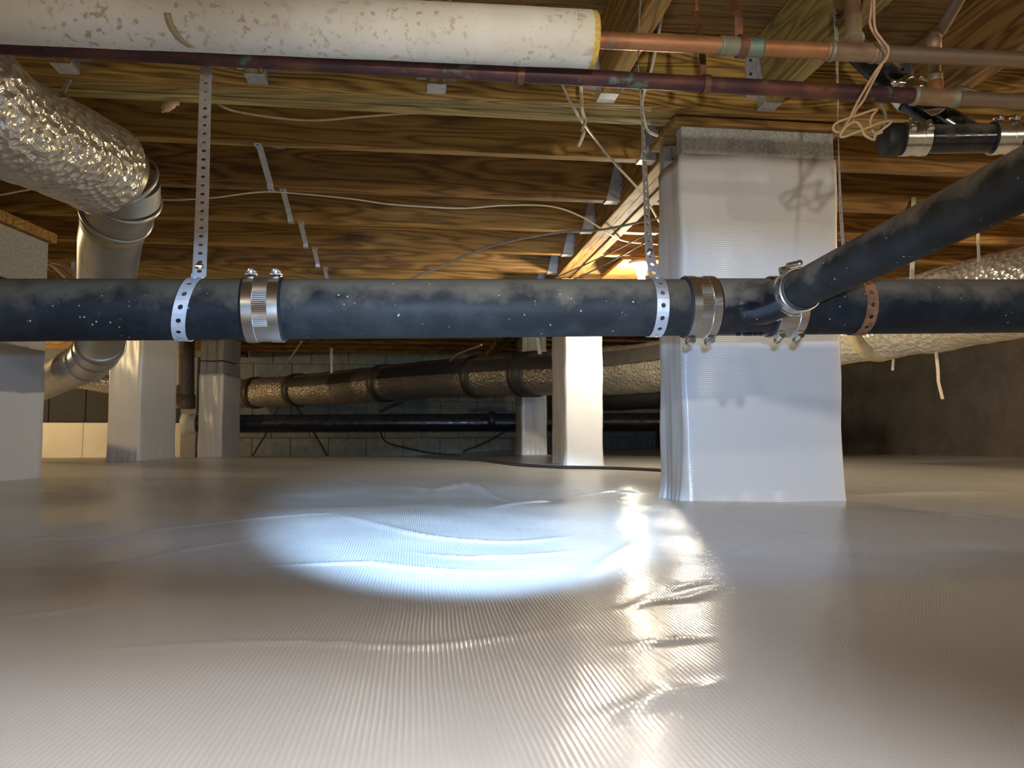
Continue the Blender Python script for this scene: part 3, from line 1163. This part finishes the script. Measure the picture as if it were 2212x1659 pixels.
# copper hangers around the pipes
def pipe_hook(fn, x, top, label, mat='copper_dull', wd=.012, extra=.0022):
    root = empty('pipe_hook', fn(x), label, 'hook')
    c = fn(x)
    r_ = CR_ + extra
    pts = [top, Vector((c.x - .004, c.y + .004, c.z + .06)), Vector((c.x, c.y + r_ * .6, c.z + r_ * 1.3))]
    pts = spline(pts, 6)
    for k_ in range(20):
        a = math.radians(20 - 300 * k_ / 19)
        pts.append(c + Vector((0, math.sin(a) * r_, math.cos(a) * r_)))
    flat_strip(pts, (1, 0, 0), wd).build('hook_band', mat, root, 0, .002)
    MB().tube([top, top + Vector((0, 0, .03))], .004, 8).build('hook_nail', 'rust', root)
    return root


pipe_hook(cu2, u2(1524), Vector((u2(1518, 150), 1.34, .945)), 'rusty metal hook carrying the purple copper pipe', 'copper_dull')
pipe_hook(cu1, u1(1602), Vector((u1(1596, 60), 1.285, .945)), 'bent copper hook carrying the bright copper pipe near a green patch', 'copper_dull', .015, .0046)
pipe_hook(cu2, u2(1124), Vector((u2(1124, 130), 1.34, .945)), 'metal hook carrying the purple pipe under the insulation end', 'copper_dull')

# ------------------------------------------------------------------ upper right black vent line
vent = empty('vent_pipe', at(2050, 300, Y=1.42), 'short black vent pipe with silver couplings below the copper pipes', 'pipe')
va, vb = at(1912, 302, Y=1.42), at(2300, 296, Y=1.36)
vd = (vb - va).normalized()
VR = .0285
MB().tube([va + vd * .02, vb + vd * .5], VR, 32).build('pipe_section', 'abs_gloss', vent)
MB().lathe(va - vd * .004, vd, [(0, 0), (0, VR + .002), (.003, VR + .004), (.03, VR + .004), (.03, VR)], 32).build('end_cap', 'rubber', vent)
def v_on(px):
    t_ = ((px - 1912) / (2300 - 1912))
    return va.lerp(vb, t_ * 1.03)


vcc = v_on(1972)
coupling(vent, vcc, vd, VR, .050, 62, 'coupling', False)
coupling(vent, v_on(2160), vd, VR, .046, 20, 'coupling', False)
q0, q1 = at(2105, 300, Y=1.40), at(1970, 215, Y=1.44)
q2 = at(1830, 90, Y=1.50)
MB().tube(spline([q0, q0.lerp(q1, .5), q1, q2], 6), VR * .95, 28).build('wye_arm', 'abs_gloss', vent)
coupling(vent, q1.lerp(q2, .12), (q2 - q1), VR * .95, .040, 100, 'coupling', False)

# steel rods, tag and rusty straps by the copper
def thing_mesh(m, name, mat, label, cat, group=None, **kw):
    return tag(m.build(name, mat, **kw), label, cat, group)


thing_mesh(MB().tube([at(2065, 187, Y=1.34), at(2135, 205, Y=1.34), at(2260, 232, Y=1.34)], .004, 10), 'steel_rod', 'stainless', 'shiny thin steel rod behind the purple copper pipe tee', 'rod')
thing_mesh(MB().tube([at(1985, 165, Y=1.36), at(2010, 175, Y=1.36)], .004, 10).lathe(at(1930, 177, Y=1.36), (1, 0, 0), [(-.004, 0), (-.004, .005), (.016, .005), (.016, .003), (.024, .003), (.024, 0)], 12), 'bolt', 'stainless', 'small steel bolt lying on the purple copper pipe', 'bolt')
thing_mesh(flat_strip([at(2165, 30, Y=1.50), at(2180, 80, Y=1.46), at(2186, 118, Y=1.44)], (1, 0, 0), .013), 'metal_strap', 'rust', 'dark rusty strap nailed flat on a joist above the copper pipe', 'strap', solid=.002)
tgp = [at(1995, 238, Y=1.40), at(2045, 232, Y=1.40), at(2030, 244, Y=1.38), at(2012, 250, Y=1.38)]
thing_mesh(MB().add(tgp, [(0, 1, 2, 3)]), 'paper_tag', 'label_white', 'small white paper tag below the purple copper pipe tee', 'tag', solid=.001)

# ------------------------------------------------------------------ cables
def cable(pts, r, mat, label, group=None, name='cable', seg=8, n=8, flat=1.0):
    return tag(MB().tube(spline(pts, n), r, seg, True, flat).build(name, mat), label, 'cable', group)


cable([at(1890, -60, Y=1.20), at(1888, 10, Y=1.2), at(1890, 60, Y=1.2), at(1905, 85, Y=1.2), at(1919, 105, Y=1.2), at(1915, 125, Y=1.2), at(1893, 152, Y=1.2), at(1870, 190, Y=1.2), at(1850, 225, Y=1.2), at(1832, 262, Y=1.2), at(1815, 285, Y=1.2), at(1800, 280, Y=1.2), at(1808, 265, Y=1.2), at(1850, 250, Y=1.2), at(1893, 236, Y=1.2),
       at(1884, 250, Y=1.21), at(1880, 268, Y=1.21), at(1890, 288, Y=1.21), at(1908, 278, Y=1.2), at(1926, 262, Y=1.2), at(1900, 266, Y=1.19), at(1860, 282, Y=1.19), at(1822, 296, Y=1.19), at(1816, 290, Y=1.19), at(1832, 270, Y=1.19), at(1850, 264, Y=1.19), at(1862, 278, Y=1.19), at(1868, 292, Y=1.19), at(1888, 302, Y=1.19), at(1890, 292, Y=1.19), at(1905, 286, Y=1.19)],
      .0022, 'cable_tan', 'tan wire looping into a tangle beside the grey block pier top', n=6)
cable([at(1890, -60, Y=1.21), at(1882, 20, Y=1.21), at(1880, 55, Y=1.21), at(1900, 90, Y=1.21), at(1917, 112, Y=1.21), at(1902, 145, Y=1.205), at(1886, 175, Y=1.21), at(1866, 215, Y=1.21), at(1848, 240, Y=1.21), at(1842, 262, Y=1.21)], .0022, 'cable_tan', 'second tan wire hanging down across both copper pipes', n=6)
cable([at(1902, 225, Y=1.25), at(1912, 245, Y=1.24), at(1912, 262, Y=1.235), at(1905, 285, Y=1.23)], .0026, 'cable_grey', 'short grey wire end above the black vent pipe cap', n=6)

yj = lambda i: JY[i] - .012
# white cable stapled across the joists
cable([at(-20, 425, Y=2.56), at(60, 410, Y=2.56), at(110, 402, Y=2.55), at(330, 430, Y=2.57), at(450, 428, Y=2.57), at(560, 415, Y=2.57), at(640, 418, Y=2.57), at(760, 430, Y=2.56), at(850, 442, Y=2.56), at(990, 450, Y=2.56), at(1090, 444, Y=2.57), at(1190, 446, Y=2.58), at(1260, 470, Y=2.7), at(1320, 508, Y=2.9), at(1355, 522, Y=3.1), at(1420, 528, Y=3.3)],
      .0042, 'cable_white', 'white electric cable run along the joists behind the hanging straps', flat=.6)
cable([at(470, 222, Y=1.886), at(485, 233, Y=1.888), at(520, 243, Y=1.90), at(600, 255, Y=1.91), at(680, 260, Y=1.91), at(760, 254, Y=1.90), at(860, 246, Y=1.89), at(930, 243, Y=1.886)],
      .0045, 'cable_tan', 'flat tan cable sagging below the back edge of the girder', flat=.6)
cable([at(870, 610, Y=2.9), at(960, 572, Y=2.9), at(1060, 532, Y=2.8), at(1200, 503, Y=2.7), at(1300, 496, Y=2.6), at(1400, 476, Y=2.5), at(1425, 470, Y=2.5)],
      .0042, 'cable_grey', 'grey cable rising from behind the drain toward the tall pier')
cable([at(1205, 160, Y=1.72), at(1225, 205, Y=1.72), at(1252, 255, Y=1.74), at(1285, 300, Y=1.95), at(1330, 355, Y=2.1), at(1388, 420, Y=2.3), at(1425, 480, Y=2.6)],
      .0036, 'cable_white', 'thin white wire slanting from the girder toward the tall pier')
cable([at(1254, 150, Y=1.68), at(1256, 210, Y=1.69), at(1258, 240, Y=1.69), at(1264, 262, Y=1.69), at(1258, 278, Y=1.69), at(1261, 288, Y=1.69), at(1250, 316, Y=1.69)],
      .0050, 'cable_white', 'thick white cut cable end dangling below the girder', flat=.8)
cable([at(1440, -20, Y=1.60), at(1425, 60, Y=1.62), at(1410, 140, Y=1.66), at(1388, 215, Y=1.70), at(1390, 255, Y=1.72), at(1400, 282, Y=1.76), at(1420, 293, Y=1.80)],
      .0036, 'cable_white', 'white wire curving down to the corner of the tall pier cap')
for k_, (a, b, c, lab) in enumerate([((1200, 600), (1300, 555), (1425, 490), 'thin brown wire crossing the lit beam near the bulb, the higher one'),
                                      ((1235, 606), (1310, 570), (1425, 505), 'thin brown wire crossing the lit beam near the bulb, the lower one')]):
    cable([at(*a, Y=3.2), at(*b, Y=2.9), at(*c, Y=2.6)], .0030, 'cable_grey', lab)
# far cables hanging in front of the block wall
for pts_, lab in [
    ([(545, 985), (560, 960), (575, 935), (600, 880)], 'thin black cable leaning across the yellow lit wall panel'),
    ([(707, 985), (690, 955), (675, 930), (640, 880)], 'thick black cable hanging under the black far pipe'),
    ([(820, 930), (835, 955), (880, 968), (930, 978), (1000, 985)], 'black cable drooping from the far pipe onto the liner'),
    ([(820, 890), (845, 877), (868, 868)], 'black cable between the far pipe and the taped duct'),
    ([(1000, 975), (1050, 955), (1095, 930)], 'dark cable rising to the far pipe beside the small bluish pier'),
]:
    cable([at(*p, Y=6.42 if '877' in str(pts_) else 7.6) for p in pts_], .009, 'cable_black', lab)
fpts = []
for (px, Y_) in [(905, 4.9), (980, 4.6), (1040, 4.35), (1100, 3.9), (1180, 3.62), (1260, 3.52), (1340, 3.4), (1440, 3.2)]:
    p = at(px, 1000, Y=Y_)
    fpts.append(Vector((p.x, Y_, hz(p.x, Y_) + .007)))
cable(fpts, .008, 'cable_black', 'black cable lying on the liner in front of the slim lit pier')
cable([at(652, 738, Y=4.5), at(620, 785, Y=4.9), at(598, 815, Y=5.4)], .005, 'cable_grey', 'thin grey wire hanging straight down from the joists to the taped duct')
cable([at(1040, 745, Y=4.4), at(990, 765, Y=4.8), at(972, 780, Y=5.2)], .006, 'cable_grey', 'grey wire drooping onto the top of the taped duct')
cable([at(-10, 540, Y=3.9), at(40, 555, Y=3.9), at(90, 566, Y=3.95), at(130, 572, Y=4.0), at(170, 590, Y=4.0)], .006, 'cable_tan', 'tan cable along the timber sill beside the silver elbow duct, upper run')
cable([at(-10, 552, Y=3.92), at(50, 568, Y=3.92), at(105, 572, Y=3.95), at(140, 600, Y=4.0)], .006, 'cable_tan', 'tan cable along the timber sill beside the silver elbow duct, lower run')

# staple on tan cable & small wood splinter under the girder
thing_mesh(MB().tube(spline([at(385, 222, Y=1.80), at(372, 225, Y=1.79), at(358, 234, Y=1.77), at(352, 242, Y=1.76)], 5), [.006] * 5 + [.010] * 6 + [.003] * 5, 8), 'wood_splinter', 'cable_tan', 'pale torn splinter hanging under the girder beside the hanging strap', 'splinter')

# ------------------------------------------------------------------ ducts
def noisy_tube(pts, r, seg, amp, seed, name, mat, parent, ringamp=0, caps=True, flat=1):
    pts = [Vector(p) for p in pts]
    m = MB().tube(pts, r, seg, False, flat)
    V = np.array([tuple(v_) for v_ in m.v])
    rs = np.random.RandomState(seed)
    n = len(pts)
    cen = np.repeat(np.array([tuple(p) for p in pts]), seg, 0)
    d = V - cen
    L = np.linalg.norm(d, axis=1, keepdims=True)
    nz_ = np.zeros(len(V))
    for sc_, a_ in ((14, .5), (31, .35), (62, .22)):
        for _ in range(5):
            k_ = rs.normal(size=3) * sc_
            nz_ += a_ / 2.5 * np.sin(V @ k_ + rs.uniform(0, 6.28))
    V = cen + d * (1 + amp * nz_[:, None] / L)
    m.v = [tuple(q) for q in V]
    if caps:
        m.add(m.v[:seg], [tuple(reversed(range(seg)))])
        m.add(m.v[(n - 1) * seg:n * seg], [tuple(range(seg))])
    return m.build(name, mat, parent)


duct = empty('elbow_duct', at(235, 380, Y=1.85), 'silver foil-wrapped duct that turns down through a sheet metal elbow', 'duct')
d0 = at(-160, 140, D=1.36)
d1 = at(0, 258, D=1.50)
d2 = at(130, 320, D=1.66)
d3 = at(222, 366, D=1.80)
wrap = spline([d0 + Vector((-.25, .02, .03)), d0, d1, d2, d3], 14)
noisy_tube(wrap, .106, 44, .0042, 3, 'foil_wrap', 'foil', duct)
e1 = at(262, 398, D=1.86)
e2 = at(262, 440, D=1.90)
e3 = at(238, 520, D=2.02)
e4 = at(226, 660, D=2.35)
e5 = at(216, 745, D=2.72)
e6 = at(190, 780, D=2.95)
e7 = at(95, 826, D=3.35)
e8 = at(-60, 880, D=3.9)
mr = .083
# gored elbow: three straight gores with ridged seams
el_pts = [d3.lerp(e1, .15), d3.lerp(e1, .8) + Vector((.012, 0, 0)), at(268, 425, D=1.88), at(252, 462, D=1.93)]
for i in range(3):
    a, b = el_pts[i], el_pts[i + 1]
    MB().tube([a - (b - a) * .10, b + (b - a) * .10], mr * (1.0 - .006 * i), 40).build('elbow_gore', 'sheet_metal', duct)
for i in (1, 2, 3):
    ax = (el_pts[min(i + 1, 3)] - el_pts[i - 1]).normalized()
    MB().lathe(el_pts[i], ax, [(-.006, mr), (-.003, mr + .004), (.003, mr + .004), (.006, mr)], 40).build('seam_ring', 'sheet_metal', duct)
MB().tube([el_pts[3], e3, e4, e5], [mr * .93, mr * .92, mr * .90, mr * .9], 40).build('down_pipe', 'sheet_metal', duct)
axd = (e3 - el_pts[3]).normalized()
MB().lathe(el_pts[3] + axd * .01, axd, [(0, mr * .93), (0, mr * .96), (.035, mr * .955), (.035, mr * .93)], 40).build('duct_tape', 'tape_tan', duct)
lowp = spline([e5 - (e5 - e4) * .15, e5, e6, e6.lerp(e7, .4)], 5)
MB().tube(lowp, mr * .93, 36).build('lower_elbow', 'sheet_metal', duct)
for i in (4, 7, 10):
    ax = (lowp[i + 1] - lowp[i - 1]).normalized()
    MB().lathe(lowp[i], ax, [(-.006, mr * .93), (-.003, mr * .98), (.003, mr * .98), (.006, mr * .93)], 36).build('seam_ring', 'sheet_metal', duct)
MB().tube([e6.lerp(e7, .3), e7, e8], mr * .88, 36).build('lower_pipe', 'sheet_metal', duct)
# wire hanger holding the wrap
flat_strip([at(150, 172, Y=1.70), at(140, 190, Y=1.66), at(134, 202, Y=1.63), at(140, 212, Y=1.62)], (1, 0, 0), .010).build('hanger_wire', 'galvanized', duct, 0, .002)

# long taped duct across the back, and its foil-bright end on the right
tap = empty('taped_duct', at(1000, 815, D=5.8), 'long dusty insulated duct with dark tape bands, crossing below the joists', 'duct')
dk = [(470, 853, 7.85), (560, 848, 7.7), (740, 836, 6.9), (900, 821, 6.25), (1100, 810, 5.5), (1300, 802, 4.85), (1430, 790, 4.5), (1560, 768, 4.15)]
dp = [at(x, y, D=d_) for x, y, d_ in dk]
dps = spline(dp, 16)
DR = .148
noisy_tube(dps, DR, 40, .006, 8, 'duct_wrap', 'foil_far', tap)


def on_path(path, px):
    best = None
    for i in range(len(path) - 1):
        v_ = path[i] - CAM
        x_ = 1106 + FPX * v_.dot(RGT) / v_.dot(FWD)
        if best is None or abs(x_ - px) < best[0]:
            best = (abs(x_ - px), i)
    i = best[1]
    return path[i], (path[i + 1] - path[i]).normalized(), i


for px in (551, 640, 830, 1030, 1132, 1150):
    c, ax, i = on_path(dps, px)
    MB().lathe(c, ax, [(-.045, DR), (-.043, DR + .012), (.043, DR + .012), (.045, DR)], 36).build('tape_band', 'tape_grey', tap)
# lengthwise tape along the seam
c_a = on_path(dps, 640)[2]
c_b = on_path(dps, 1560)[2]
vs_, fs = [], []
for n_i, i in enumerate(range(c_a, c_b)):
    t = (dps[i + 1] - dps[i]).normalized()
    up = Vector((0, 0, 1)); up = (up - t * t.z).normalized()
    fr = t.cross(up)
    if fr.y > 0: fr = -fr
    for a in np.radians([48, 60, 72, 84]):
        vs_.append(dps[i] + (up * math.cos(a) + fr * math.sin(a)) * (DR + .012))
    if n_i:
        b0 = (n_i - 1) * 4
        for q in range(3):
            fs.append((b0 + q, b0 + q + 1, b0 + q + 5, b0 + q + 4))
MB().add(vs_, fs, True).build('tape_run', 'tape_grey', tap)

rd = empty('foil_duct', at(2000, 690, D=3), 'bright crinkled foil duct passing behind the drain beside the parged wall', 'duct')
rk = [(1680, 744, 3.84), (1760, 728, 3.6), (1850, 706, 3.35), (2000, 676, 3.0), (2200, 632, 2.62), (2420, 585, 2.3), (2700, 520, 2.0)]
rp = [at(x, y, D=d_) for x, y, d_ in rk]
rps = spline(rp, 16)
noisy_tube(rps, .155, 44, .008, 9, 'foil_wrap', 'foil_right', rd)
c, ax, i = on_path(rps, 1895)
MB().lathe(c, (ax + Vector((0, 0, .1))).normalized(), [(-.035, .152), (-.033, .164), (.033, .164), (.035, .152)], 40).build('tape_band', 'tape_tan', rd)

# second, darker duct low behind
noisy = empty('dark_duct', at(1360, 860, D=6.6), 'dark duct low behind the slim lit pier', 'duct')
noisy_tube(spline([at(1180, 868, D=7.0), at(1320, 862, D=6.7), at(1500, 855, D=6.4), at(1700, 850, D=6.2)], 10), .10, 28, .004, 12, 'duct_wrap', 'tape_grey', noisy)
fd = empty('foil_duct', at(190, 822, D=6.8), 'short foil duct glimpsed beneath the lower silver elbow', 'duct')
noisy_tube([at(60, 800, D=6.15), at(130, 812, D=6.22), at(250, 832, D=6.38), at(330, 845, D=6.5)], .075, 28, .004, 14, 'foil_wrap', 'foil', fd)

# duct hanger straps
def hang_strip(pts, wd, mat, label, group=None):
    return thing_mesh(flat_strip(pts, (1, -.1, 0), wd), 'duct_strap', mat, label, 'strap', group, solid=.0015)


hang_strip([Vector((at(193, 800, Y=6.68).x, 6.68, ZB)), at(193, 835, Y=6.68)], .02, 'cable_black', 'black strap holding the short foil duct beneath the silver elbow')
hang_strip([at(716, 752, Y=6.4), at(716, 806, Y=6.4)], .022, 'galv_white', 'thin metal strap dropping to the taped duct near the grey wire')
hang_strip([at(1162, 730, Y=5.0), at(1166, 765, Y=5.0)], .022, 'galv_white', 'thin metal strap dropping to the taped duct beside the slim lit pier')
hang_strip([Vector((at(1973, 430, Y=2.59).x, 2.588, at(1973, 420, Y=2.59).z)), at(1973, 450, Y=2.57), at(1971, 560, Y=2.62), at(1970, 605, Y=2.66)], .017, 'galv_white', 'pale metal strap hanging from a joist to the bright foil duct, below the branch pipe')
hang_strip([at(2112, 470, Y=2.2), at(2112, 500, Y=2.2), at(2115, 565, Y=2.2)], .009, 'cable_white', 'narrow white strap running down onto the top of the bright foil duct')
hang_strip([at(2022, 760, Y=2.7), at(2026, 800, Y=2.7), at(2027, 825, Y=2.7), at(2036, 862, Y=2.68)], .012, 'cable_white', 'loose white strap end dangling below the bright foil duct')
hang_strip([at(1930, 776, Y=2.9), at(1928, 800, Y=2.9)], .010, 'cable_white', 'short strap stub under the bright foil duct beside the wrapped pier')

# far black pipe along the block wall and a grey standpipe
far = empty('far_drain_pipe', at(800, 909, Y=6.45), 'long shiny black pipe low in front of the block wall', 'pipe')
f0, f1 = at(395, 916, Y=6.75), Vector((3.7, 6.45, .262))
MB().tube([f0, f1], .077, 36).build('pipe_section', 'abs_far', far)
cc, ff = at(1062, 909, Y=6.45), (f1 - f0).normalized()
MB().lathe(cc, ff, [(-.03, .077), (-.028, .0795), (.028, .0795), (.03, .077)], 36).build('pipe_collar', 'abs_far', far)
gcc = f0
MB().lathe(gcc + ff * .02, ff, [(-.02, .05), (-.02, .084), (.10, .084), (.10, .077)], 32).build('end_sleeve', 'label_white', far)
sp = empty('stand_pipe', at(402, 880, Y=6.75), 'grey standpipe beside the short-wrapped grey pier', 'pipe')
s0 = at(400, 740, Y=6.85)
s1 = at(400, 876, Y=6.85)
MB().tube([s0 + Vector((0, 0, .25)), s0, s1], .075, 28).build('pipe_section', 'pipe_grey', sp)
MB().lathe(s1 + Vector((0, 0, -.03)), (0, 0, 1), [(0, .02), (0, .074), (.01, .082), (.12, .082), (.12, .075)], 28).build('pipe_hub', 'pipe_grey', sp)

# timber sill on the wall side by the elbow duct
tag(board('sill_plate', (XC0 - .25, 2.4, .86), (XC0 - .05, 6.0, .94), 'treated', axis='Y'), 'weathered timber sill behind the silver elbow duct', 'timber')

# ------------------------------------------------------------------ lamp
LP = at(1385, 560, Y=3.43)
LP.z = ZB - .001
lamp = empty('ceiling_lamp', LP, 'white porcelain lampholder with a glowing bare bulb under the joists', 'lamp')
tag(board('mounting_board', (LP.x - .09, 3.405, ZB - .019), (LP.x + .09, 3.84, ZB - .001), 'pine'), 'small board under the joists carrying the porcelain lampholder', 'board')
lamp.location.z = ZB - .02
z0 = ZB - .02
MB().lathe((LP.x, 3.43, z0), (0, 0, -1), [(0, .0), (0, .052), (.006, .055), (.014, .053), (.02, .036), (.034, .026), (.05, .023), (.062, .022), (.062, .0)], 32).build('lampholder', 'porcelain', lamp)
MB().lathe((LP.x, 3.43, z0 - .055), (0, 0, -1), [(0, .013), (.02, .014), (.035, .022), (.055, .030), (.072, .029), (.088, .019), (.094, .0)], 28).build('bulb', 'bulb_glow', lamp)
